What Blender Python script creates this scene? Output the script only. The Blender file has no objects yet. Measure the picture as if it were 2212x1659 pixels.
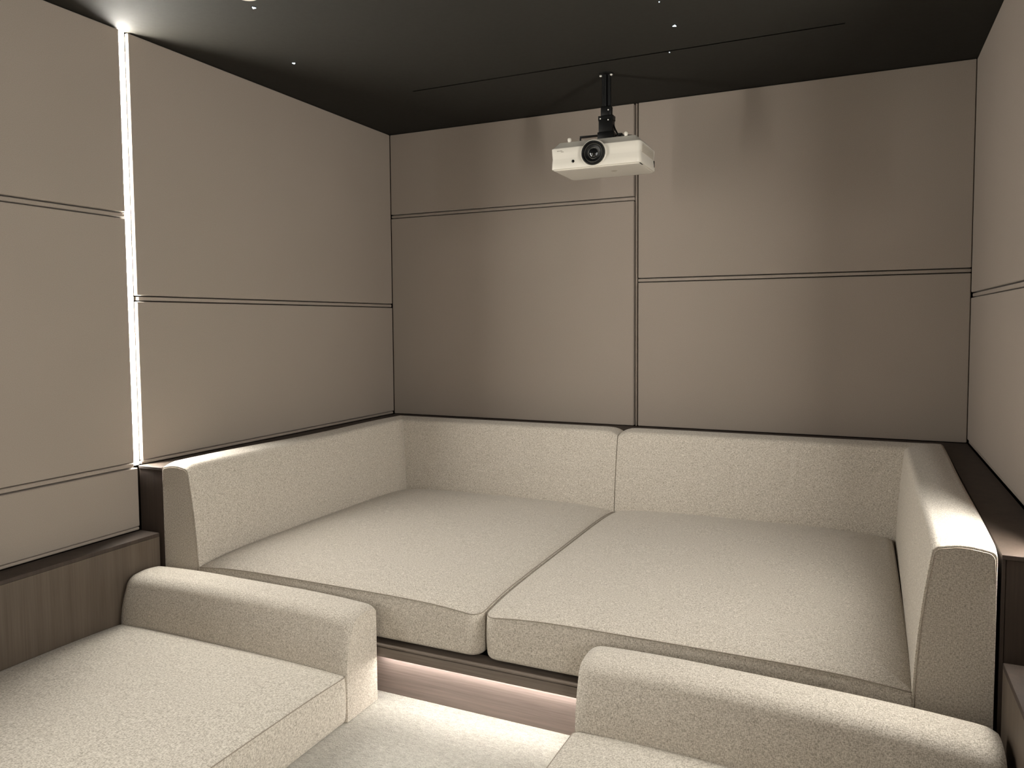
import bpy, bmesh, math, random
from mathutils import Vector, Matrix
random.seed(4)
SC = bpy.context.scene
COL = SC.collection
PI = math.pi

# ------------------------------------------------------------------ measures (metres)
W = 3.095          # room width, x = 0 .. W
H = 2.442          # ceiling height
YF = -1.846        # front line of the raised rear seating
YROOM = -6.1       # front end of the room (behind the camera)
ZL = 0.722         # top of the high wooden ledge
ZW = 0.458         # top of the low wooden ledge
XW0, XW1 = 0.108, 2.970   # faces of the low wooden ledges
GAP0, GAP1 = -1.862, -1.828   # slot of the vertical light strip
LED2 = (-3.74, -3.706)        # next pair of strips, beside the camera

# ------------------------------------------------------------------ helpers
def tag(o, label=None, cat=None, group=None, kind=None):
    if label: o['label'] = label
    if cat: o['category'] = cat
    if group: o['group'] = group
    if kind: o['kind'] = kind
    return o

def root(name, loc, label, cat, group=None):
    o = bpy.data.objects.new(name, None)
    o.empty_display_size = 0.05
    o.location = loc
    COL.objects.link(o)
    return tag(o, label, cat, group)

def link(name, bm, mat, parent=None, smooth=None, base=None):
    """bm holds world coordinates; the object's origin is its parent's origin (or base)"""
    bmesh.ops.remove_doubles(bm, verts=bm.verts, dist=1e-6)
    bmesh.ops.recalc_face_normals(bm, faces=bm.faces)
    off = Vector((0, 0, 0))
    if parent is not None:
        p = parent
        while p is not None:
            off += p.location
            p = p.parent
    elif base is not None:
        off = Vector(base)
    for v in bm.verts:
        v.co -= off
    me = bpy.data.meshes.new(name)
    bm.to_mesh(me); bm.free()
    if smooth is not None:
        me.polygons.foreach_set('use_smooth', [True]*len(me.polygons))
        if smooth < 180:
            me.set_sharp_from_angle(angle=math.radians(smooth))
    o = bpy.data.objects.new(name, me)
    COL.objects.link(o)
    if parent is not None: o.parent = parent
    elif base is not None: o.location = base
    mats = mat if isinstance(mat, (list, tuple)) else [mat]
    for m in mats: me.materials.append(m)
    return o

def box(bm, x0, x1, y0, y1, z0, z1, r=0.0, seg=3, mi=0):
    b = bmesh.new()
    g = bmesh.ops.create_cube(b, size=1.0)
    for v in b.verts:
        v.co = Vector(((x0+x1)/2 + v.co.x*(x1-x0), (y0+y1)/2 + v.co.y*(y1-y0), (z0+z1)/2 + v.co.z*(z1-z0)))
    if r > 0:
        bmesh.ops.bevel(b, geom=list(b.edges), offset=r, segments=seg, profile=0.5, affect='EDGES')
    for f in b.faces: f.material_index = mi
    merge(bm, b)

def merge(bm, b):
    me = bpy.data.meshes.new('tmp')
    b.to_mesh(me); b.free()
    bm.from_mesh(me)
    bpy.data.meshes.remove(me)

def prism(bm, pts, z0, z1, r=0.0, seg=2):
    """polygon pts (x,y) extruded z0..z1"""
    b = bmesh.new()
    lo = [b.verts.new((p[0], p[1], z0)) for p in pts]
    hi = [b.verts.new((p[0], p[1], z1)) for p in pts]
    b.faces.new(lo[::-1]); b.faces.new(hi)
    n = len(pts)
    for i in range(n):
        b.faces.new((lo[i], lo[(i+1) % n], hi[(i+1) % n], hi[i]))
    if r > 0:
        bmesh.ops.bevel(b, geom=list(b.edges), offset=r, segments=seg, profile=0.5, affect='EDGES')
    merge(bm, b)

def tube(bm, pts, r, n=8, closed=False):
    pts = [Vector(p) for p in pts]
    N = len(pts); rings = []
    prev = None
    for i, p in enumerate(pts):
        if closed: t = pts[(i+1) % N] - pts[i-1]
        else: t = pts[min(i+1, N-1)] - pts[max(i-1, 0)]
        t.normalize()
        if prev is None:
            a = Vector((0, 0, 1)) if abs(t.z) < 0.9 else Vector((1, 0, 0))
            u = t.cross(a).normalized()
        else:
            u = (prev - t*prev.dot(t)).normalized()
        prev = u
        w = t.cross(u)
        rings.append([bm.verts.new(p + (u*math.cos(2*PI*k/n) + w*math.sin(2*PI*k/n))*r) for k in range(n)])
    m = N if closed else N-1
    for i in range(m):
        A, B = rings[i], rings[(i+1) % N]
        for k in range(n):
            bm.faces.new((A[k], A[(k+1) % n], B[(k+1) % n], B[k]))
    if not closed:
        bm.faces.new(rings[0][::-1]); bm.faces.new(rings[-1])

def lathe(bm, prof, centre, axis='z', n=48, mi=0):
    """prof: list of (radius, height along axis); closed with caps where radius is 0"""
    c = Vector(centre)
    def P(r, h, k):
        a = 2*PI*k/n
        ca, sa = r*math.cos(a), r*math.sin(a)
        if axis == 'z': return c + Vector((ca, sa, h))
        if axis == 'y': return c + Vector((ca, h, sa))
        return c + Vector((h, ca, sa))
    rings = []
    for r, h in prof:
        if r < 1e-7: rings.append([bm.verts.new(P(0, h, 0))])
        else: rings.append([bm.verts.new(P(r, h, k)) for k in range(n)])
    for A, B in zip(rings, rings[1:]):
        for k in range(n):
            k2 = (k+1) % n
            if len(A) == 1 and len(B) == 1: continue
            if len(A) == 1: f = bm.faces.new((A[0], B[k], B[k2]))
            elif len(B) == 1: f = bm.faces.new((A[k], A[k2], B[0]))
            else: f = bm.faces.new((A[k], A[k2], B[k2], B[k]))
            f.material_index = mi
    return rings

# ------------------------------------------------------------------ materials
def nodes(name):
    m = bpy.data.materials.new(name); m.use_nodes = True
    nt = m.node_tree
    b = nt.nodes['Principled BSDF']
    return m, nt, b
def srgb(r, g, b):
    def f(c):
        c /= 255.0
        return c/12.92 if c <= 0.04045 else ((c+0.055)/1.055)**2.4
    return (f(r), f(g), f(b), 1.0)
def plain(name, col, rough=0.6, metal=0.0, spec=0.5, coat=0.0):
    m, nt, b = nodes(name)
    b.inputs['Base Color'].default_value = col
    b.inputs['Roughness'].default_value = rough
    b.inputs['Metallic'].default_value = metal
    b.inputs['Specular IOR Level'].default_value = spec
    b.inputs['Coat Weight'].default_value = coat
    # faint procedural unevenness of the finish
    tc = nt.nodes.new('ShaderNodeTexCoord'); n = nt.nodes.new('ShaderNodeTexNoise')
    n.inputs['Scale'].default_value = 60; n.inputs['Detail'].default_value = 3
    mr = nt.nodes.new('ShaderNodeMapRange')
    mr.inputs['To Min'].default_value = max(0.02, rough-0.05); mr.inputs['To Max'].default_value = min(1, rough+0.05)
    nt.links.new(tc.outputs['Object'], n.inputs['Vector'])
    nt.links.new(n.outputs['Fac'], mr.inputs['Value'])
    nt.links.new(mr.outputs['Result'], b.inputs['Roughness'])
    return m
def emit(name, col, strength):
    m, nt, b = nodes(name)
    nt.nodes.remove(b)
    e = nt.nodes.new('ShaderNodeEmission')
    e.inputs['Color'].default_value = col
    e.inputs['Strength'].default_value = strength
    nt.links.new(e.outputs[0], nt.nodes['Material Output'].inputs['Surface'])
    return m

def noise(nt, vec, scale, detail=2, rough=0.5):
    n = nt.nodes.new('ShaderNodeTexNoise')
    n.inputs['Scale'].default_value = 1.0
    n.inputs['Detail'].default_value = detail
    n.inputs['Roughness'].default_value = rough
    mp = nt.nodes.new('ShaderNodeMapping')
    mp.inputs['Scale'].default_value = scale
    nt.links.new(vec, mp.inputs['Vector'])
    nt.links.new(mp.outputs['Vector'], n.inputs['Vector'])
    return n.outputs['Fac']
def math_node(nt, op, a, b):
    m = nt.nodes.new('ShaderNodeMath'); m.operation = op
    for i, v in enumerate((a, b)):
        if isinstance(v, (int, float)): m.inputs[i].default_value = v
        else: nt.links.new(v, m.inputs[i])
    return m.outputs[0]
def ramp(nt, fac, stops):
    r = nt.nodes.new('ShaderNodeValToRGB')
    el = r.color_ramp.elements
    while len(el) < len(stops): el.new(0.5)
    for e, (p, c) in zip(el, stops):
        e.position = p; e.color = c
    nt.links.new(fac, r.inputs['Fac'])
    return r.outputs['Color']

def melange(name, dark, mid, light, fine=460, long=150, bump=0.25, sheen=0.15):
    """woven two-tone upholstery: short crossing threads"""
    m, nt, b = nodes(name)
    tc = nt.nodes.new('ShaderNodeTexCoord'); v = tc.outputs['Object']
    a = noise(nt, v, (fine, fine, long), 2)
    c = noise(nt, v, (fine, long, fine), 2)
    d = noise(nt, v, (long, fine, fine), 2)
    s = math_node(nt, 'ADD', math_node(nt, 'ADD', a, c), d)
    s = math_node(nt, 'MULTIPLY', s, 1/3)
    col = ramp(nt, s, [(0.39, dark), (0.49, mid), (0.59, light)])
    nt.links.new(col, b.inputs['Base Color'])
    b.inputs['Roughness'].default_value = 0.95
    b.inputs['Specular IOR Level'].default_value = 0.15
    b.inputs['Sheen Weight'].default_value = sheen
    b.inputs['Sheen Roughness'].default_value = 0.5
    bp = nt.nodes.new('ShaderNodeBump')
    bp.inputs['Strength'].default_value = bump
    bp.inputs['Distance'].default_value = 0.0015
    nt.links.new(s, bp.inputs['Height'])
    nt.links.new(bp.outputs['Normal'], b.inputs['Normal'])
    return m

def wood(name, dark, light, grain='z', rough=0.5):
    m, nt, b = nodes(name)
    tc = nt.nodes.new('ShaderNodeTexCoord'); v = tc.outputs['Object']
    S = {'z': (22, 22, 0.7), 'x': (2.0, 130, 130)}[grain]
    F = {'z': (240, 240, 5), 'x': (9, 420, 420)}[grain]
    a = noise(nt, v, S, 3, 0.55)
    c = noise(nt, v, F, 2, 0.6)
    s = math_node(nt, 'ADD', math_node(nt, 'MULTIPLY', a, 0.6), math_node(nt, 'MULTIPLY', c, 0.4))
    col = ramp(nt, s, [(0.36, dark), (0.64, light)])
    nt.links.new(col, b.inputs['Base Color'])
    b.inputs['Roughness'].default_value = rough
    b.inputs['Specular IOR Level'].default_value = 0.4
    bp = nt.nodes.new('ShaderNodeBump'); bp.inputs['Strength'].default_value = 0.12
    bp.inputs['Distance'].default_value = 0.0008
    nt.links.new(s, bp.inputs['Height']); nt.links.new(bp.outputs['Normal'], b.inputs['Normal'])
    return m

def wall_cloth(name, dark, light):
    m, nt, b = nodes(name)
    tc = nt.nodes.new('ShaderNodeTexCoord'); v = tc.outputs['Object']
    a = noise(nt, v, (420, 420, 420), 2)
    c = noise(nt, v, (1.3, 1.3, 1.3), 2)
    s = math_node(nt, 'ADD', math_node(nt, 'MULTIPLY', a, 0.75), math_node(nt, 'MULTIPLY', c, 0.25))
    col = ramp(nt, s, [(0.35, dark), (0.65, light)])
    nt.links.new(col, b.inputs['Base Color'])
    b.inputs['Roughness'].default_value = 0.9
    b.inputs['Specular IOR Level'].default_value = 0.2
    b.inputs['Sheen Weight'].default_value = 0.1
    bp = nt.nodes.new('ShaderNodeBump'); bp.inputs['Strength'].default_value = 0.1
    bp.inputs['Distance'].default_value = 0.0006
    nt.links.new(a, bp.inputs['Height']); nt.links.new(bp.outputs['Normal'], b.inputs['Normal'])
    return m

M = {}
M['wall'] = wall_cloth('taupe_wall_cloth', srgb(147, 136, 126), srgb(158, 147, 137))
M['sofa'] = melange('melange_weave', srgb(150, 142, 130), srgb(188, 180, 168), srgb(218, 211, 200))
M['brushed'] = melange('melange_weave_seat', srgb(158, 151, 140), srgb(190, 183, 171), srgb(214, 208, 197), 280, 120, 0.4)
M['seam'] = plain('seam_cord', srgb(150, 141, 129), 0.9, spec=0.1)
M['woodv'] = wood('smoked_oak_upright', srgb(78, 68, 58), srgb(96, 85, 74), 'z')
M['woodd'] = wood('smoked_oak_dark', srgb(50, 41, 35), srgb(66, 55, 47), 'z', 0.65)
M['woodh'] = wood('smoked_oak_long', srgb(112, 99, 93), srgb(134, 120, 113), 'x')
M['woodlip'] = wood('smoked_oak_lip', srgb(100, 90, 81), srgb(120, 109, 100), 'x')
M['ceil'] = plain('matt_black_ceiling', srgb(35, 33, 28), 0.85, spec=0.25)
M['shell'] = plain('dark_backing', srgb(40, 34, 28), 0.9, spec=0.1)
M['white'] = plain('warm_white_plastic', srgb(208, 203, 192), 0.38, spec=0.5)
M['white2'] = plain('white_grille', srgb(178, 171, 158), 0.6)
M['black'] = plain('black_metal', srgb(9, 9, 9), 0.42, spec=0.3)
M['blackmatt'] = plain('matt_black', srgb(10, 10, 10), 0.8, spec=0.2)
M['chrome'] = plain('zinc_screw', srgb(226, 224, 216), 0.45, spec=0.8)
M['glass'] = plain('coated_lens_glass', srgb(9, 11, 12), 0.05, spec=0.9, coat=1.0)
M['ringmetal'] = plain('satin_ring', srgb(140, 138, 132), 0.3, metal=1.0)
M['logo'] = plain('grey_print', srgb(120, 112, 102), 0.6)
LEDCOL = (1.0, 0.965, 0.89, 1)
M['led'] = emit('led_diffuser', LEDCOL, 330)
M['led2'] = emit('led_diffuser_front', LEDCOL, 260)
M['ledlow'] = emit('step_led', (1.0, 0.95, 0.89, 1), 54)
M['star'] = emit('star_light', (0.75, 0.92, 1.0, 1), 6)
M['alu'] = plain('white_profile', srgb(235, 232, 225), 0.5)

def carpet():
    m, nt, b = nodes('cream_carpet')
    tc = nt.nodes.new('ShaderNodeTexCoord'); v = tc.outputs['Object']
    a = noise(nt, v, (190, 190, 190), 3, 0.7)
    c = noise(nt, v, (45, 70, 45), 4, 0.75)
    s = math_node(nt, 'ADD', math_node(nt, 'MULTIPLY', a, 0.5), math_node(nt, 'MULTIPLY', c, 0.5))
    col = ramp(nt, s, [(0.34, srgb(154, 150, 140)), (0.62, srgb(210, 207, 197))])
    nt.links.new(col, b.inputs['Base Color'])
    b.inputs['Roughness'].default_value = 1.0
    b.inputs['Specular IOR Level'].default_value = 0.05
    b.inputs['Sheen Weight'].default_value = 0.3
    bp = nt.nodes.new('ShaderNodeBump'); bp.inputs['Strength'].default_value = 0.8
    bp.inputs['Distance'].default_value = 0.012
    nt.links.new(s, bp.inputs['Height']); nt.links.new(bp.outputs['Normal'], b.inputs['Normal'])
    return m
M['carpet'] = carpet()

# ------------------------------------------------------------------ setting
bm = bmesh.new(); box(bm, -0.2, W+0.2, YROOM-0.15, 0.2, -0.12, -0.03)
box(bm, XW0-0.02, XW1+0.02, YROOM, -1.80, -0.035, 0.0)
tag(link('floor', bm, M['carpet']), kind='structure')

# ceiling, left open where the slot diffuser sits
SX0, SX1, SY0, SY1 = 0.598, 2.570, -0.690, -0.677
bm = bmesh.new()
box(bm, -0.2, W+0.2, YROOM-0.15, SY0, H, H+0.12)
box(bm, -0.2, W+0.2, SY1, 0.2, H, H+0.12)
box(bm, -0.2, SX0, SY0, SY1, H, H+0.12)
box(bm, SX1, W+0.2, SY0, SY1, H, H+0.12)
tag(link('ceiling', bm, M['ceil']), kind='structure')

for nm, b_ in (('wall_left', (-0.2, -0.052, YROOM-0.15, 0.2)), ('wall_right', (W+0.052, W+0.2, YROOM-0.15, 0.2)),
               ('wall_back', (-0.2, W+0.2, 0.052, 0.2))):
    bm = bmesh.new(); box(bm, b_[0], b_[1], b_[2], b_[3], -0.03, H)
    tag(link(nm, bm, M['shell']), kind='structure')
bm = bmesh.new(); box(bm, -0.2, W+0.2, YROOM-0.15, YROOM, -0.03, H)
tag(link('wall_front', bm, M['wall']), kind='structure')

def flat(o):
    md = o.modifiers.new('even shading', 'WEIGHTED_NORMAL'); md.weight = 100; md.keep_sharp = True
    return o

# upholstered wall panels --------------------------------------------------
T = 0.05
def panel(side, a0, a1, z0, z1, label, group):
    """side: 'L','R' (a = y) or 'B' (a = x)"""
    g = 0.0022; r = 0.0048
    e0 = 0.0004 if abs(a0) < 0.01 or abs(a0-W) < 0.01 else g
    e1 = 0.0004 if abs(a1) < 0.01 or abs(a1-W) < 0.01 else g
    bm = bmesh.new()
    if side == 'L': box(bm, -T, 0, a0+e0, a1-e1, z0+g, z1-g, r)
    if side == 'R': box(bm, W, W+T, a0+e0, a1-e1, z0+g, z1-g, r)
    if side == 'B': box(bm, a0+e0, a1-e1, 0, T, z0+g, z1-g, r)
    base = {'L': (0, a0, z0), 'R': (W, a0, z0), 'B': (a0, 0, z0)}[side]
    o = link('wall_panel', bm, M['wall'], smooth=60, base=base)
    flat(o)
    tag(o, label, 'wall panel', group)
    return o
trim_n = [0]
def batten(side, a0, a1, zc, hgt=0.016, horizontal=True, depth=0.006):
    """narrow cloth-covered strip between two panels"""
    trim_n[0] += 1
    r = 0.004
    bm = bmesh.new()
    if side == 'L': box(bm, -T, -depth, a0, a1, zc-hgt/2, zc+hgt/2, r)
    if side == 'R': box(bm, W+depth, W+T, a0, a1, zc-hgt/2, zc+hgt/2, r)
    if side == 'B': box(bm, a0, a1, depth, T, zc-hgt/2, zc+hgt/2, r)
    tag(link('trim_%d' % trim_n[0], bm, M['wall'], smooth=60), kind='structure')

bh = 0.020  # height of a joint between panels
ZG1, ZG0, ZB1, ZB2 = 1.396, 1.722, 1.943, 1.507
XD = 1.549
def column(side, a0, a1, joints, zbot, ztop, names, group, ends=(0, 0)):
    zs = [zbot] + joints + [ztop]
    for i in range(len(zs)-1):
        z0 = zs[i] + (bh/2 if i > 0 else 0); z1 = zs[i+1] - (bh/2 if i < len(zs)-2 else 0)
        panel(side, a0, a1, z0, z1, names[i], group)
    for z in joints: batten(side, a0+ends[0], a1-ends[1], z)
GW = 'upholstered taupe wall panels'
C = 0.0
ZPB = ZL+0.016   # bottom of panels above high ledge (cloth bead beneath)
column('L', GAP1, -C, [ZG1], ZPB, H, ['taupe cloth panel on left wall, low, between light strip and corner',
       'taupe cloth panel on left wall, tall upper one right of the light strip'], GW, (0.012, 0))
batten('L', GAP1, 0, ZL+0.008, 0.013)
panel('L', LED2[1], YF-0.001, ZW+0.014, ZL-0.006, 'short taupe cloth panel just above low ledge on left wall', GW)
batten('L', LED2[1], GAP0, ZL+0.004)
column('L', LED2[1], GAP0, [ZG0], ZL+0.014, H, [
       'middle taupe cloth panel at left edge, left of the light strip',
       'upper taupe cloth panel touching ceiling, left of the light strip'], GW)
batten('L', LED2[1], YF-0.001, ZW+0.007, 0.012)
column('B', C, XD-0.010, [ZB1], ZL, H, ['large taupe cloth panel on back wall behind left half of the sofa',
       'short taupe cloth panel on back wall above and left of the projector'], GW)
column('B', XD+0.010, W-C, [ZB2], ZL, H, ['taupe cloth panel on back wall, lower right, above the sofa back',
       'taupe cloth panel on back wall, upper right, beside the projector'], GW)
# upright strip between the two halves of the back wall
trim_n[0] += 1
bm = bmesh.new(); box(bm, XD-0.0085, XD+0.0035, 0.016, T, ZL, H, 0.003)
tag(link('trim_%d' % trim_n[0], bm, M['wall'], smooth=60), kind='structure')
column('R', GAP1, -C, [ZG1], ZPB, H, ['taupe cloth panel on right wall, low, above the wooden ledge',
       'taupe cloth panel on right wall, tall upper one at the corner'], GW)
batten('R', GAP1, 0, ZL+0.008, 0.013)
panel('R', LED2[1], YF-0.001, ZW+0.014, ZL-0.006, 'short taupe cloth panel just above low ledge on right wall', GW)
batten('R', LED2[1], GAP0, ZL+0.004)
column('R', LED2[1], GAP0, [ZG0], ZL+0.014, H, [
       'middle taupe cloth panel on right wall, beside the viewer', 'upper taupe cloth panel on right wall, beside the viewer'], GW)
batten('R', LED2[1], YF-0.001, ZW+0.007, 0.012)
for s, nm in (('L', 'left'), ('R', 'right')):
    column(s, YROOM+0.01, LED2[0], [ZG1], ZW+0.002, H, ['lower taupe cloth panel on %s wall behind the viewer' % nm,
           'upper taupe cloth panel on %s wall behind the viewer' % nm], GW)

# ------------------------------------------------------------------ light strips
def led_strip(side, y0, y1, z0, z1, mat, label):
    yc = (y0+y1)/2; sgn = 1 if side == 'L' else -1
    X = lambda d: (-d if side == 'L' else W+d)
    t = root('light_strip', (X(0.012), yc, z0), label, 'light', 'vertical wall light strips')
    bm = bmesh.new()
    a, b_ = sorted((X(0.0130), X(0.045)))
    box(bm, a, b_, y0+0.004, y1-0.004, z0+0.001, z1-0.001)
    link('channel', bm, M['alu'], t)
    bm = bmesh.new()
    a, b_ = sorted((X(0.0105), X(0.0128)))
    box(bm, a, b_, yc-0.0085, yc+0.0085, z0+0.002, z1-0.001)
    link('diffuser', bm, mat, t)
led_strip('L', GAP0, GAP1, ZL, H, M['led'], 'glowing white vertical light strip in the left wall between panels')
led_strip('R', GAP0, GAP1, ZL, H, M['led'], 'glowing white vertical light strip in the right wall, opposite the visible one')
led_strip('L', LED2[0], LED2[1], ZW, H, M['led2'], 'glowing white vertical light strip in the left wall behind the viewer')
led_strip('R', LED2[0], LED2[1], ZW, H, M['led2'], 'glowing white vertical light strip in the right wall behind the viewer')

# ------------------------------------------------------------------ wooden ledges
# left and right ledge boxes beside the rear sofa, back ledge behind it: one joined surround
t = root('ledge_surround', (0.06, YF, 0), 'dark wooden ledge running round the back and sides of the rear sofa', 'ledge')
bm = bmesh.new()
prism(bm, [(0, YF), (0.127, YF), (0.155, -0.16), (2.993, -0.16), (2.963, YF), (W, YF), (W, 0), (0, 0)], ZL-0.012, ZL, 0.0012)
link('ledge_top', bm, M['woodd'], t)
bm = bmesh.new(); prism(bm, [(0, YF+0.003), (0.127, YF+0.003), (0.127, YF+0.02), (0, YF+0.02)], 0.0, ZL-0.0125, 0.001)
prism(bm, [(0.112, YF+0.02), (0.127, YF+0.02), (0.155, -0.16), (0.14, -0.16)], 0.0, ZL-0.0125)
link('side_panel', bm, M['woodd'], t)
bm = bmesh.new(); prism(bm, [(2.972, YF+0.003), (W, YF+0.003), (W, YF+0.02), (2.972, YF+0.02)], 0.0, ZL-0.0125, 0.001)
prism(bm, [(2.9635, YF+0.001), (2.971, YF+0.001), (3.0, -0.16), (2.993, -0.16)], 0.0, ZL-0.0125)
link('side_panel', bm, M['woodd'], t)
bm = bmesh.new(); box(bm, 0.156, 2.992, -0.172, -0.16, 0.19, ZL-0.0125)
link('back_panel', bm, M['woodd'], t)

def low_ledge(x0, x1, inner, label):
    t = root('wainscot', ((x0+x1)/2, YF-0.001, 0), label, 'ledge', 'low wooden ledges along the side walls')
    y0, y1 = YROOM+0.005, YF-0.0015
    bm = bmesh.new(); box(bm, x0+0.001, x1-0.001, y0, y1, ZW-0.014, ZW, 0.0012)
    link('ledge_top', bm, M['woodd'], t)
    a, b_ = (inner-0.018, inner-0.001) if inner < 1 else (inner+0.001, inner+0.018)
    bm = bmesh.new(); box(bm, a, b_, y0, y1, 0.0, ZW-0.0145, 0.0008)
    link('front_board', bm, M['woodv'], t)
low_ledge(0, XW0, XW0, 'dark wooden low ledge along left wall beside the left lounger')
low_ledge(XW1, W, XW1, 'dark wooden low ledge along right wall beside the right lounger')

# ------------------------------------------------------------------ step under the rear sofa
t = root('step_platform', (W/2, YF, 0), 'dark wooden step with hidden light under its lip, below the rear sofa', 'step')
bm = bmesh.new(); box(bm, 0.158, 2.960, -1.812, -1.79, 0.0, 0.1485)
link('riser', bm, M['woodh'], t)
bm = bmesh.new(); box(bm, 0.158, 2.960, -1.862, -1.79, 0.150, 0.183, 0.0012)
box(bm, 0.158, 2.960, -1.858, -1.79, 0.183, 0.1865)
box(bm, 0.158, 2.960, -1.862, -1.79, 0.1865, 0.192, 0.001)
link('lip', bm, M['woodlip'], t)
bm = bmesh.new(); box(bm, 0.158, 2.960, -1.79, -0.175, 0.15, 0.19)
link('platform_board', bm, M['blackmatt'], t)
bm = bmesh.new(); box(bm, 1.15, 1.955, -1.834, -1.8225, 0.1462, 0.1495)
tag(link('light_strip', bm, M['ledlow'], t), 'glowing white strip under the lip')

# ------------------------------------------------------------------ soft furnishings
def rr_outline(x0, x1, y0, y1, R, inset, n=8):
    """rounded rectangle outline inset by 'inset'; R may be four radii (x0y0,x1y0,x1y1,x0y1)"""
    pts = []
    a0, a1, b0, b1 = x0+inset, x1-inset, y0+inset, y1-inset
    cs = [(a0, b0, 1, 1, PI, R[0]), (a1, b0, -1, 1, 1.5*PI, R[1]), (a1, b1, -1, -1, 0, R[2]), (a0, b1, 1, -1, 0.5*PI, R[3])]
    nx = 28
    arcs = []
    for cx, cy, sx, sy, st, r in cs:
        r = max(r-inset*0.9, 0.004)
        arc = []
        for k in range(n+1):
            a = st + (PI/2)*k/n
            arc.append((cx+sx*r + r*math.cos(a), cy+sy*r + r*math.sin(a)))
        arcs.append(arc)
    for i in range(4):
        pts += arcs[i]
        p, q = arcs[i][-1], arcs[(i+1) % 4][0]
        for k in range(1, nx): pts.append((p[0]+(q[0]-p[0])*k/nx, p[1]+(q[1]-p[1])*k/nx))
    return pts

def cushion(name, x0, x1, y0, y1, z0, z1, R, crown, bulge, mat, parent, edge=0.010, D=0.30, wav=0.002, seed=1, seams=True, seam_sel=None, edge_b=0.02, sag=0.0):
    """box cushion: bulging sides, crisp seamed top edge, crowned top"""
    bm = bmesh.new()
    rings = []
    def cdrop(x, y):
        d = min(math.hypot(x-a, y-b) for a in (x0, x1) for b in (y0, y1))
        return -sag*math.exp(-(d/0.13)**1.3)
    rnd = random.Random(seed)
    ph = [rnd.uniform(0, 6.28) for _ in range(6)]
    def wob(x, y): return wav*(math.sin(7*x+ph[0])*math.sin(5*y+ph[1]) + 0.6*math.sin(13*x+ph[2]+3*y) + 0.4*math.sin(17*y+ph[3]))
    def ring(inset, z, fz=None):
        out = []
        for (x, y) in rr_outline(x0, x1, y0, y1, R, inset):
            zz = z + cdrop(x, y)*max(0, min(1, (z-z0)/(z1-z0)))
            if fz: zz += fz(x, y)
            out.append(bm.verts.new((x, y, zz)))
        rings.append(out)
    # bottom round
    for k in range(5):
        a = PI/2*k/4
        ring(edge_b*(1-math.sin(a)) , z0 + edge_b*(1-math.cos(a)))
    ns = 7
    for k in range(1, ns):
        t = k/ns
        ring(-bulge*math.sin(PI*t)**0.8, z0+edge_b + (z1-edge-z0-edge_b)*t)
    for k in range(5):
        a = PI/2*k/4
        ring(edge*(1-math.cos(a)), z1-edge + edge*math.sin(a))
    half = min(x1-x0, y1-y0)/2
    ds = [0.016, 0.028, 0.045, 0.07, 0.10, 0.14, 0.19, 0.25, 0.32, 0.4, 0.5, 0.6]
    for d in ds:
        if d > half-0.02: break
        h = crown*(1-(1-min(d/D, 1))**2.2)
        ring(d, z1+h, wob if d > 0.03 else None)
    for A, B in zip(rings, rings[1:]):
        n = len(A)
        for k in range(n): bm.faces.new((A[k], A[(k+1) % n], B[(k+1) % n], B[k]))
    bm.faces.new(rings[0][::-1])
    # middle: fan to a centre line
    last = rings[-1]
    c = Vector((0, 0, 0))
    for v in last: c += v.co
    c /= len(last)
    cv = bm.verts.new((c.x, c.y, c.z))
    n = len(last)
    for k in range(n): bm.faces.new((last[k], last[(k+1) % n], cv))
    if seams:
        o = link(name, bm, mat, parent, smooth=50)
        sb = bmesh.new()
        pts = [(x, y, z1-0.0028+cdrop(x, y)) for x, y in rr_outline(x0, x1, y0, y1, R, 0.0010)]
        tube(sb, pts, 0.0016, 6, closed=True)
        link('seam', sb, M['seam'], o, smooth=180)
    else:
        o = link(name, bm, mat, parent, smooth=50)
    return o

def section(outer, itop, ibot, zt, zi, zb, ro=0.018, ri=0.020, T=0.14, crown=0.006):
    """cross-section of a backrest; outer, itop, ibot: (x,y). zt: top height, zb: bottom, zi: height of ibot"""
    o, a, b_ = Vector(outer), Vector(itop), Vector(ibot)
    def P(d, z):      # d in metres of nominal thickness
        q = o + (a-o)*(d/T)
        return (q.x, q.y, z)
    pts = [P(0, zb), P(0, zb+0.02), P(0, zb+0.1), P(0, (zt+zb)/2), P(0, zt-0.08)]
    n = 6
    for k in range(n+1):
        t = PI/2*k/n
        pts.append(P(ro-ro*math.cos(t), zt-ro+ro*math.sin(t)))
    for k in range(1, 6):
        s = k/6
        pts.append(P(ro+(T-ro-ri)*s, zt+crown*math.sin(PI*s)))
    # inner face slopes from (T, zt) to ibot at zi
    slope = (Vector(b_)-a)
    for k in range(n+1):
        t = PI/2*k/n
        d = T-ri+ri*math.sin(t); z = zt-ri+ri*math.cos(t)
        x, y, z = P(d, z)
        f = (zt-z)/(zt-zi)
        pts.append((x+slope.x*f, y+slope.y*f, z))
    for k in range(1, 9):
        s = k/8
        z = (zt-ri)+(zi-(zt-ri))*s
        f = (zt-z)/(zt-zi)
        q = a + slope*f
        bl = 0.006*math.sin(PI*s)
        u = (a-o).normalized()
        pts.append((q.x+u.x*bl, q.y+u.y*bl, z))
    q = a + slope
    pts.append((q.x, q.y, (zi+zb)/2)); pts.append((q.x, q.y, zb))
    return pts

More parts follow.
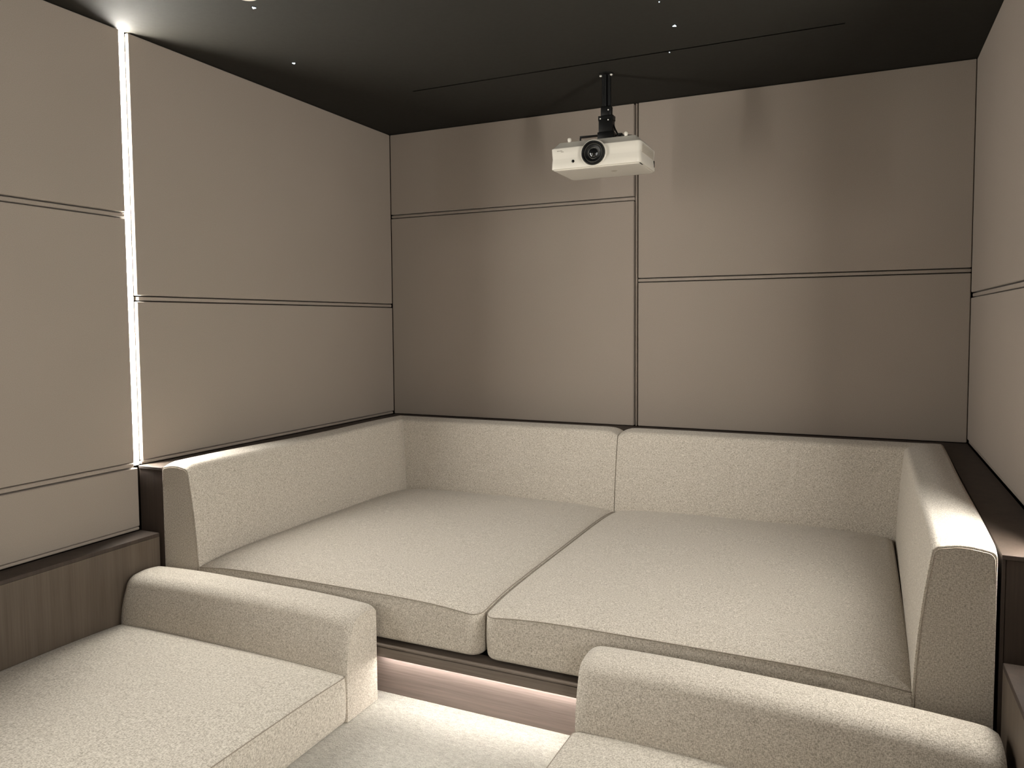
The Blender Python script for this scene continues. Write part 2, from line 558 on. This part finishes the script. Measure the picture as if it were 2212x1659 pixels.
def loft(name, secs, mat, parent, cap0=True, cap1=True, seam0=False, bevel=0.007):
    bm = bmesh.new()
    rows = [[bm.verts.new(p) for p in s] for s in secs]
    n = len(rows[0])
    for A, B in zip(rows, rows[1:]):
        for k in range(n-1):
            bm.faces.new((A[k], A[k+1], B[k+1], B[k]))
        bm.faces.new((A[n-1], A[0], B[0], B[n-1]))
    e0 = [rows[0][k] for k in range(n)]
    if cap0: bm.faces.new(rows[0])
    if cap1: bm.faces.new(rows[-1][::-1])
    o = link(name, bm, mat, parent, smooth=42)
    if bevel:
        md = o.modifiers.new('soft edge', 'BEVEL')
        md.width = bevel; md.segments = 3; md.limit_method = 'ANGLE'; md.angle_limit = math.radians(55)
    return o

def lerp(a, b, t): return tuple(x+(y-x)*t for x, y in zip(a, b))

ZSEAT = 0.366
def rear_sofa(m, label):
    """m = 0 left half, 1 right half. mirrored layout but measured corners"""
    if m == 0:
        fo, ft, fb = (0.133, YF), (0.272, YF), (0.318, YF)          # arm front: outer, inner top, inner bottom
        co, ct, cb = (0.166, -0.185), (0.290, -0.345), (0.345, -0.405)  # corner
        eo, et, eb = (XD-0.0015, -0.185), (XD-0.0015, -0.335), (XD-0.0015, -0.395)
        sx0, sx1 = 0.312, XD-0.003
    else:
        fo, ft, fb = (2.955, YF), (2.816, YF), (2.778, YF)
        co, ct, cb = (2.986, -0.185), (2.826, -0.345), (2.796, -0.400)
        eo, et, eb = (XD+0.0015, -0.185), (XD+0.0015, -0.335), (XD+0.0015, -0.395)
        sx0, sx1 = XD+0.007, 2.786
    t = root('daybed_sofa', ((fo[0]+eo[0])/2, YF, 0.19), label, 'sofa', 'rear daybed sofa halves')
    ztop = 0.742
    def drop(d, L=0.05, a=0.018):   # rounding of the top towards a free end
        return 0 if d > L else a*(1-d/L)**2
    # armrest: front -> corner
    N = 26; secs = []
    ylen = abs(YF-co[1])
    for i in range(N+1):
        s = (i/N)**1.0
        if i < 6: s = (0, 0.004, 0.010, 0.018, 0.03, 0.05)[i]
        else: s = 0.05+(0.95)*(i-5)/(N-5)
        d = s*ylen
        zt = ztop - drop(d, 0.06, 0.014) + 0.003*math.sin(s*9)
        secs.append(section(lerp(fo, co, s), lerp(ft, ct, s), lerp(fb, cb, s), zt, 0.35, 0.20, crown=0.007))
    arm = loft('armrest', secs, M['sofa'], t, seam0=True)
    # seam round the end face of the arm
    sb = bmesh.new()
    sec = section(fo, ft, fb, ztop-0.014, 0.35, 0.20)
    cx = (fo[0]+fb[0])/2
    pts = []
    for x, y, z in sec[4:-1]:
        ins = 0.006
        dx = ins if x < cx else -ins
        pts.append((x+dx*(1 if True else 0), YF-0.0006, z-(0.006 if z > 0.69 else 0)))
    tube(sb, pts, 0.0013, 6)
    link('seam', sb, M['seam'], arm, smooth=180)
    # backrest: corner -> centre
    secs = []
    N = 22 if m == 0 else 150
    for i in range(N+1):
        s = i/N
        if i > N-6: s = 1-(0.06, 0.035, 0.02, 0.01, 0.004, 0)[i-(N-5)]*1.0
        else: s = i/(N-5)*0.94
        d = (1-s)*abs(eo[0]-co[0])
        zt = ztop - drop(d, 0.07, 0.022) + 0.003*math.sin(s*9)*0
        secs.append(section(lerp(co, eo, s), lerp(ct, et, s), lerp(cb, eb, s), zt, 0.35, 0.20, crown=0.007))
    if m == 1:   # small upright pucker in the cloth of the right back
        for k, sec in enumerate(secs):
            for j, (x, y, z) in enumerate(sec):
                if y < -0.33 and z > 0.4:
                    g = math.exp(-((x-2.365)/0.009)**2)*math.exp(-((z-0.625)/0.045)**2)
                    g2 = math.exp(-((x-2.388)/0.012)**2)*math.exp(-((z-0.60)/0.05)**2)
                    sec[j] = (x, y+0.007*g-0.003*g2, z)
    loft('backrest', secs, M['sofa'], t)
    Rf = 0.045
    if m == 0: R = (0.012, Rf, 0.03, 0.02); 
    else: R = (Rf, 0.012, 0.02, 0.03)
    cushion('seat_cushion', sx0, sx1-0.002, YF-0.001, -0.375, 0.204, ZSEAT, R, 0.026, 0.003, M['sofa'], t, seed=3+m, D=0.22, wav=0.0015, sag=0.02)
    return t
rear_sofa(0, 'left half of the light grey woven rear daybed sofa with a corner backrest')
rear_sofa(1, 'right half of the light grey woven rear daybed sofa with a corner backrest')

def lounger(x0, x1, ybk0, ybk1, aisle, label, crown=0.012, zt=0.336):
    """low chaise in front of the step; ybk0/ybk1: back line at x0/x1; aisle: 0 = aisle on x1 side, 1 = on x0 side"""
    t = root('chaise_lounger', ((x0+x1)/2, -2.6, 0), label, 'lounger', 'low front loungers')
    N = 40; secs = []
    L = x1-x0
    for i in range(N+1):
        s = i/N
        if i < 6: s = (0, 0.0025, 0.007, 0.014, 0.024, 0.04)[i]
        elif i > N-6: s = 1-(0.04, 0.024, 0.014, 0.007, 0.0025, 0)[i-(N-5)]
        else: s = 0.04+0.92*(i-5)/(N-10)
        d = min(s, 1-s)*L
        x = x0+L*s
        yb = ybk0+(ybk1-ybk0)*s
        z = zt + crown*(1-(1-min(d/0.35, 1))**2) - (0.010*(1-d/0.035)**2 if d < 0.035 else 0)
        pull = 0.010*(1-d/0.03)**2 if d < 0.03 else 0
        secs.append(section((x, yb-pull*0.5), (x, yb-0.145+pull), (x, yb-0.176+pull*0.6), z, 0.16, 0.002, ro=0.022, ri=0.036, T=0.145, crown=0.004))
    b = loft('backrest', secs, M['sofa'], t, bevel=0.006)
    ys = min(ybk0, ybk1)-0.17
    R = (0.02, 0.02, 0.02, 0.02)
    yf = -3.30
    if abs(ybk0-ybk1) < 1e-4:
        cushion('seat', x0, x1+(0.0 if aisle == 0 else 0), yf, ys, 0.002, 0.166, R, 0.016, 0.003, M['brushed'], t, edge=0.007, D=0.30, wav=0.0022, seed=8, sag=0.008)
    else:
        o = cushion('seat', x0, x1, yf, ys+0.05, 0.002, 0.166, R, 0.016, 0.003, M['brushed'], t, edge=0.007, D=0.30, wav=0.0022, seed=11, sag=0.008)
    return t
lounger(XW0+0.003, 1.162, -1.8655, -1.8655, 0, 'light grey woven low lounger on the left, beside the wooden ledge')
lounger(1.940, 2.952, -1.8655, -1.925, 1, 'light grey woven low lounger on the right, cut by the picture edge')

# ------------------------------------------------------------------ ceiling fittings
t = root('slot_diffuser', ((SX0+SX1)/2, (SY0+SY1)/2, H), 'long thin black slot vent in the ceiling behind the projector', 'vent')
t['label'] = 'long thin black slot vent in the black ceiling near the projector mount'
bm = bmesh.new()
box(bm, SX0, SX1, SY0, SY1, H+0.05, H+0.06)
link('duct', bm, M['blackmatt'], t)
bm = bmesh.new()
e = 0.002
box(bm, SX0-e, SX1+e, SY0-e, SY0, H-0.0012, H+0.004)
box(bm, SX0-e, SX1+e, SY1, SY1+e, H-0.0012, H+0.004)
box(bm, SX0-e, SX0, SY0, SY1, H-0.0012, H+0.004)
box(bm, SX1, SX1+e, SY0, SY1, H-0.0012, H+0.004)
link('frame', bm, M['ceil'], t)

def star(x, y, r, rot, label):
    t = root('star_light', (x, y, H), label, 'light', 'small star lights in the ceiling')
    bm = bmesh.new()
    lathe(bm, [(0, 0.004), (r*1.25, 0.004), (r*1.25, 0), (r*1.2, -0.0008), (r*0.9, -0.001), (0, -0.001)], (x, y, H-0.0002), 'z', 20)
    link('collar', bm, M['blackmatt'], t)
    bm = bmesh.new()
    pts = [(x+r*math.cos(rot+2*PI*k/3), y+r*math.sin(rot+2*PI*k/3)) for k in range(3)]
    prism(bm, pts, H-0.0034, H-0.0013)
    link('crystal', bm, M['star'], t)
star(0.616, -1.790, 0.008, 0.5, 'tiny cool white star light beside the ceiling downlight')
star(0.347, -1.264, 0.0075, 2.0, 'tiny cool white star light nearest the left wall')
star(1.965, -0.952, 0.008, 0.9, 'tiny cool white star light between slot vent and right wall')
star(1.880, -0.672, 0.0022, 0.2, 'faintest pinprick star light right beside the slot vent')
star(1.964, -1.198, 0.0022, 0.2, 'pinprick star light at the top edge, above the brighter one')

t = root('downlight', (0.667, -1.880, H), 'recessed round ceiling downlight with pale rim, only its edge in view', 'light')
bm = bmesh.new()
lathe(bm, [(0.030, 0.0), (0.030, -0.004), (0.036, -0.005), (0.041, -0.0035), (0.042, 0.0)], (0.667, -1.880, H-0.0002), 'z', 40)
link('rim', bm, M['white'], t, smooth=60)
bm = bmesh.new(); lathe(bm, [(0, -0.0006), (0.030, -0.0006), (0.030, -0.0002), (0, -0.0002)], (0.667, -1.880, H), 'z', 40)
link('lamp', bm, M['blackmatt'], t)

# ------------------------------------------------------------------ projector and its mount
PX = 1.548; PY = -0.513
t = root('projector_mount', (PX, PY, H), 'black metal ceiling pole mount holding the white projector', 'projector mount')
bm = bmesh.new()
lathe(bm, [(0, 0), (0.034, 0), (0.034, -0.004), (0.030, -0.006), (0, -0.006)], (PX, PY, H-0.0002), 'z', 32)
link('ceiling_plate', bm, M['black'], t, smooth=40)
for sx in (-1, 1):
    bm = bmesh.new()
    lathe(bm, [(0, -0.007), (0.0055, -0.007), (0.0062, -0.010), (0.004, -0.0125), (0, -0.013)], (PX+sx*0.0255, PY-0.006, H+0.0006), 'z', 14)
    link('screw', bm, M['chrome'], t, smooth=40)
bm = bmesh.new()
tube(bm, [(PX-0.009, PY, H-0.006), (PX-0.009, PY, 2.17)], 0.0125, 20)
tube(bm, [(PX+0.013, PY+0.004, H-0.006), (PX+0.013, PY+0.004, 2.17)], 0.0085, 16)
box(bm, PX-0.018, PX+0.016, PY+0.002, PY+0.01, 2.2, H-0.006)
link('pole', bm, M['black'], t, smooth=40)
bm = bmesh.new()
prism(bm, [(PX-0.024, PY-0.016), (PX+0.027, PY-0.016), (PX+0.027, PY+0.018), (PX-0.024, PY+0.018)], 2.245, 2.292, 0.006, 3)
link('collar', bm, M['black'], t, smooth=40)
bm = bmesh.new()
# clevis: two cheeks and a flared foot
box(bm, PX-0.034, PX+0.038, PY-0.021, PY+0.022, 2.224, 2.247, 0.002)
box(bm, PX-0.031, PX+0.035, PY-0.023, PY+0.02, 2.165, 2.232, 0.002)
prism(bm, [(PX-0.036, PY-0.026), (PX+0.040, PY-0.026), (PX+0.040, PY+0.028), (PX-0.036, PY+0.028)], 2.140, 2.172, 0.002)
link('bracket', bm, M['black'], t, smooth=40)
for (dx, z) in ((-0.022, 2.233), (0.016, 2.2245), (0.014, 2.272)):
    bm = bmesh.new()
    yy = PY-0.0235 if z < 2.24 else PY-0.0165
    lathe(bm, [(0, -0.0024), (0.0026, -0.002), (0.0034, 0), (0.0034, 0.001), (0, 0.001)], (PX+dx, yy, z), 'y', 12)
    link('screw', bm, M['chrome'], t, smooth=40)
bm = bmesh.new()
tube(bm, [(PX+0.034, PY, 2.205), (PX+0.044, PY-0.002, 2.18), (PX+0.058, PY-0.004, 2.155), (PX+0.066, PY-0.004, 2.148)], 0.004, 10)
link('strut', bm, M['black'], t, smooth=60)
bm = bmesh.new()
lathe(bm, [(0, 0.0), (0.005, 0.0), (0.005, 0.012), (0.012, 0.014), (0.013, 0.018), (0.012, 0.021), (0, 0.021)], (PX+0.066, PY, 2.14), 'z', 18)
link('knob', bm, M['black'], t, smooth=40)
for (x, y) in ((PX-0.125, PY-0.01), (PX+0.10, PY+0.07), (PX-0.06, PY+0.09)):
    bm = bmesh.new()
    a = Vector((PX, PY, 0)); b_ = Vector((x, y, 0)); d = (b_-a).normalized(); nrm = Vector((-d.y, d.x, 0))*0.013
    prism(bm, [tuple((a+nrm)[:2]), tuple((a-nrm)[:2]), tuple((b_-nrm)[:2]), tuple((b_+nrm)[:2])], 2.1580, 2.1640, 0.001)
    lathe(bm, [(0, 0), (0.004, 0), (0.004, 0.0445), (0, 0.0445)], (x, y, 2.1140), 'z', 12)
    link('arm', bm, M['black'], t, smooth=40)

# projector body
t = root('projector', (PX, -0.55, 1.98), 'white home cinema projector hanging under the ceiling with a big black lens', 'projector')
X0, X1, Y0, Y1 = 1.336, 1.757, -0.682, -0.405
Z0, Z1, ZT = 1.9865, 2.084, 2.114
bm = bmesh.new()
R8 = (0.014, 0.022, 0.03, 0.03)
def po(inset, z, dx0=0, dx1=0, dy0=0, dy1=0):
    return [bm.verts.new((x, y, z)) for x, y in rr_outline(X0+dx0, X1-dx1, Y0+dy0, Y1-dy1, R8, inset)]
def pol(z, ins): # ring
    return po(ins, z)
rings = []
# underside tray
rings.append(po(0.030, Z0-0.0035, 0.0, 0.0))
rings.append(po(0.012, Z0-0.0035))
rings.append(po(0.009, Z0-0.002))
rings.append(po(0.0088, Z0+0.0005))
rings.append(po(0.005, Z0+0.0010))
rings.append(po(0.002, Z0+0.0022))
rings.append(po(0.0, Z0+0.006))
rings.append(po(0.0012, Z0+0.03))
rings.append(po(0.0034, Z0+0.046))
rings.append(po(0.0036, Z0+0.050))
rings.append(po(0.0016, Z0+0.07))
rings.append(po(0.0, Z1-0.004))
rings.append(po(0.0018, Z1-0.001))
rings.append(po(0.0046, Z1))
rings.append(po(0.030, ZT-0.002))
rings.append(po(0.033, ZT))
rings.append(po(0.06, ZT))
for A, B in zip(rings, rings[1:]):
    n = len(A)
    for k in range(n): bm.faces.new((A[k], A[(k+1) % n], B[(k+1) % n], B[k]))
bm.faces.new(rings[0][::-1]); bm.faces.new(rings[-1])
body = link('body', bm, M['white'], t, smooth=38)
# bezel, lens rings, glass
LX, LZ = 1.541, 2.046
bm = bmesh.new()
lathe(bm, [(0.0525, 0.004), (0.0605, 0.004), (0.0600, -0.0015), (0.0580, -0.0032), (0.0555, -0.0032), (0.0535, -0.002), (0.0525, 0.004)], (LX, Y0, LZ), 'y', 64)
link('lens_bezel', bm, M['white'], t, smooth=50)
bm = bmesh.new()
lathe(bm, [(0.053, 0.004), (0.0528, -0.013), (0.051, -0.0155), (0.047, -0.0155), (0.0445, -0.012), (0.043, -0.001), (0.043, 0.003)], (LX, Y0, LZ), 'y', 64)
lens = link('lens', bm, M['black'], t, smooth=40)
bm = bmesh.new()
lathe(bm, [(0.0425, -0.0025), (0.0425, -0.004), (0.0395, -0.004), (0.0375, -0.0005), (0.0375, 0.002)], (LX, Y0, LZ), 'y', 64)
link('lens_ring', bm, M['ringmetal'], lens, smooth=40)
bm = bmesh.new()
lathe(bm, [(0.0375, -0.002), (0.036, -0.0035), (0.030, -0.002), (0.026, 0.000), (0.0255, 0.004)], (LX, Y0, LZ), 'y', 64)
link('lens_barrel', bm, M['black'], lens, smooth=40)
bm = bmesh.new()
lathe(bm, [(0.0253, 0.001), (0.0253, -0.001), (0.023, -0.001), (0.0225, 0.001)], (LX, Y0, LZ), 'y', 48)
link('inner_ring', bm, M['ringmetal'], lens, smooth=40)
bm = bmesh.new()
lathe(bm, [(0.0225, 0.0012), (0.02, -0.0025), (0.014, -0.0055), (0.007, -0.007), (0, -0.0075)], (LX, Y0, LZ), 'y', 48)
link('lens_glass', bm, M['glass'], lens, smooth=60)
# infrared eye
bm = bmesh.new()
lathe(bm, [(0.0075, 0.002), (0.0072, -0.001), (0.004, -0.0028), (0, -0.0034)], (1.443, Y0+0.0015, 2.0185), 'y', 24)
link('infrared_eye', bm, M['glass'], t, smooth=60)
# small notch under the lens
bm = bmesh.new(); box(bm, LX-0.012, LX+0.014, Y0-0.0008, Y0+0.002, Z0+0.004, Z0+0.0062)
link('notch', bm, M['blackmatt'], t)
# tiny two-line print: too small to be read, kept as the marks it shows
bm = bmesh.new()
for i, w_ in enumerate((0.003, 0.0022, 0.003, 0.0016, 0.0028, 0.0026, 0.003)):
    x = 1.3660+i*0.0036
    box(bm, x, x+w_, Y0+0.0008, Y0+0.0012-0.0012, 2.0690, 2.0718)
for i, w_ in enumerate((0.0026, 0.002, 0.003, 0.0022)):
    x = 1.3850+i*0.0034
    box(bm, x, x+w_, Y0+0.0008, Y0, 2.0638, 2.0662)
link('print', bm, M['logo'], t)
# side grille and sockets
bm = bmesh.new()
box(bm, X1-0.004, X1-0.0008, Y0+0.030, Y1-0.045, 2.038, 2.076, 0.0006)
for k in range(10):
    z = 2.0405+k*0.0037
    box(bm, X1-0.0012, X1+0.0006, Y0+0.033, Y1-0.048, z, z+0.0016)
for k in range(12):
    y = Y0+0.036+k*0.0155
    box(bm, X1-0.0012, X1+0.0004, y, y+0.0018, 2.040, 2.0745)
link('side_grille', bm, M['white2'], t)
bm = bmesh.new(); box(bm, X1-0.006, X1+0.0006, Y1-0.036, Y1-0.028, 2.005, 2.036, 0.002)
link('side_slot', bm, M['blackmatt'], t)
bm = bmesh.new(); box(bm, X1-0.012, X1-0.0052, Y0+0.018, Y0+0.060, Z0-0.0012, Z0+0.0004)
link('tray_gap', bm, M['blackmatt'], t)
# oval pad on the underside
bm = bmesh.new()
lathe(bm, [(0, -0.001), (0.013, -0.001), (0.015, 0)], (1.60, -0.56, Z0-0.0035), 'z', 24)
link('underside_pad', bm, M['white2'], t, smooth=40)
# feet on the upper side (it hangs upside down)
for (x, y) in ((1.413, -0.645), (1.681, -0.645), (1.43, -0.45), (1.68, -0.45)):
    bm = bmesh.new()
    lathe(bm, [(0, 0), (0.0065, 0), (0.0068, 0.004), (0.0085, 0.006), (0.0088, 0.014), (0.007, 0.018), (0.003, 0.0195), (0, 0.0195)], (x, y, ZT-0.0005), 'z', 20)
    link('foot', bm, M['white'], t, smooth=40)
for (x, y, h) in ((1.466, -0.60, 0.014), (1.515, -0.62, 0.008), (1.523, -0.62, 0.008)):
    bm = bmesh.new()
    lathe(bm, [(0, 0), (0.0075, 0), (0.0075, 0.002), (0.003, 0.004), (0.003, h), (0, h+0.001)], (x, y, ZT-0.0005), 'z', 14)
    link('adjuster', bm, M['white'], t, smooth=40)

# ------------------------------------------------------------------ camera
C = (2.64273, -3.958776, 1.449043-0.158376)
yaw, pitch, roll, F = -0.431078755, -0.0568853352, -0.00751711464, 1628.86
cy, sy, cp, sp = math.cos(yaw), math.sin(yaw), math.cos(pitch), math.sin(pitch)
f = Vector((sy*cp, cy*cp, sp)); r = Vector((cy, -sy, 0)); u = r.cross(f)
cr, sr = math.cos(roll), math.sin(roll)
r2 = r*cr+u*sr; u2 = -r*sr+u*cr
cam = bpy.data.cameras.new('camera')
co = bpy.data.objects.new('camera', cam)
COL.objects.link(co)
co.matrix_world = Matrix(((r2.x, u2.x, -f.x, C[0]), (r2.y, u2.y, -f.y, C[1]), (r2.z, u2.z, -f.z, C[2]), (0, 0, 0, 1)))
cam.sensor_fit = 'HORIZONTAL'; cam.sensor_width = 36
cam.lens = F/2212*36
cam.shift_x = -2.266/2212
cam.shift_y = -41.453/2212
cam.clip_start = 0.02; cam.clip_end = 60
SC.camera = co

# ------------------------------------------------------------------ world and view
w = bpy.data.worlds.new('world'); SC.world = w; w.use_nodes = True
w.node_tree.nodes['Background'].inputs['Color'].default_value = (1, 0.95, 0.88, 1)
w.node_tree.nodes['Background'].inputs['Strength'].default_value = 0.0
SC.view_settings.view_transform = 'Standard'
SC.view_settings.look = 'None'
SC.view_settings.gamma = 1
SC.view_settings.exposure = 0.13
SC.view_settings.use_curve_mapping = False
SC.cycles.use_denoising = True
SC.cycles.max_bounces = 12
SC.cycles.diffuse_bounces = 8
SC.cycles.sample_clamp_indirect = 10
SC.cycles.caustics_reflective = False
SC.cycles.caustics_refractive = False
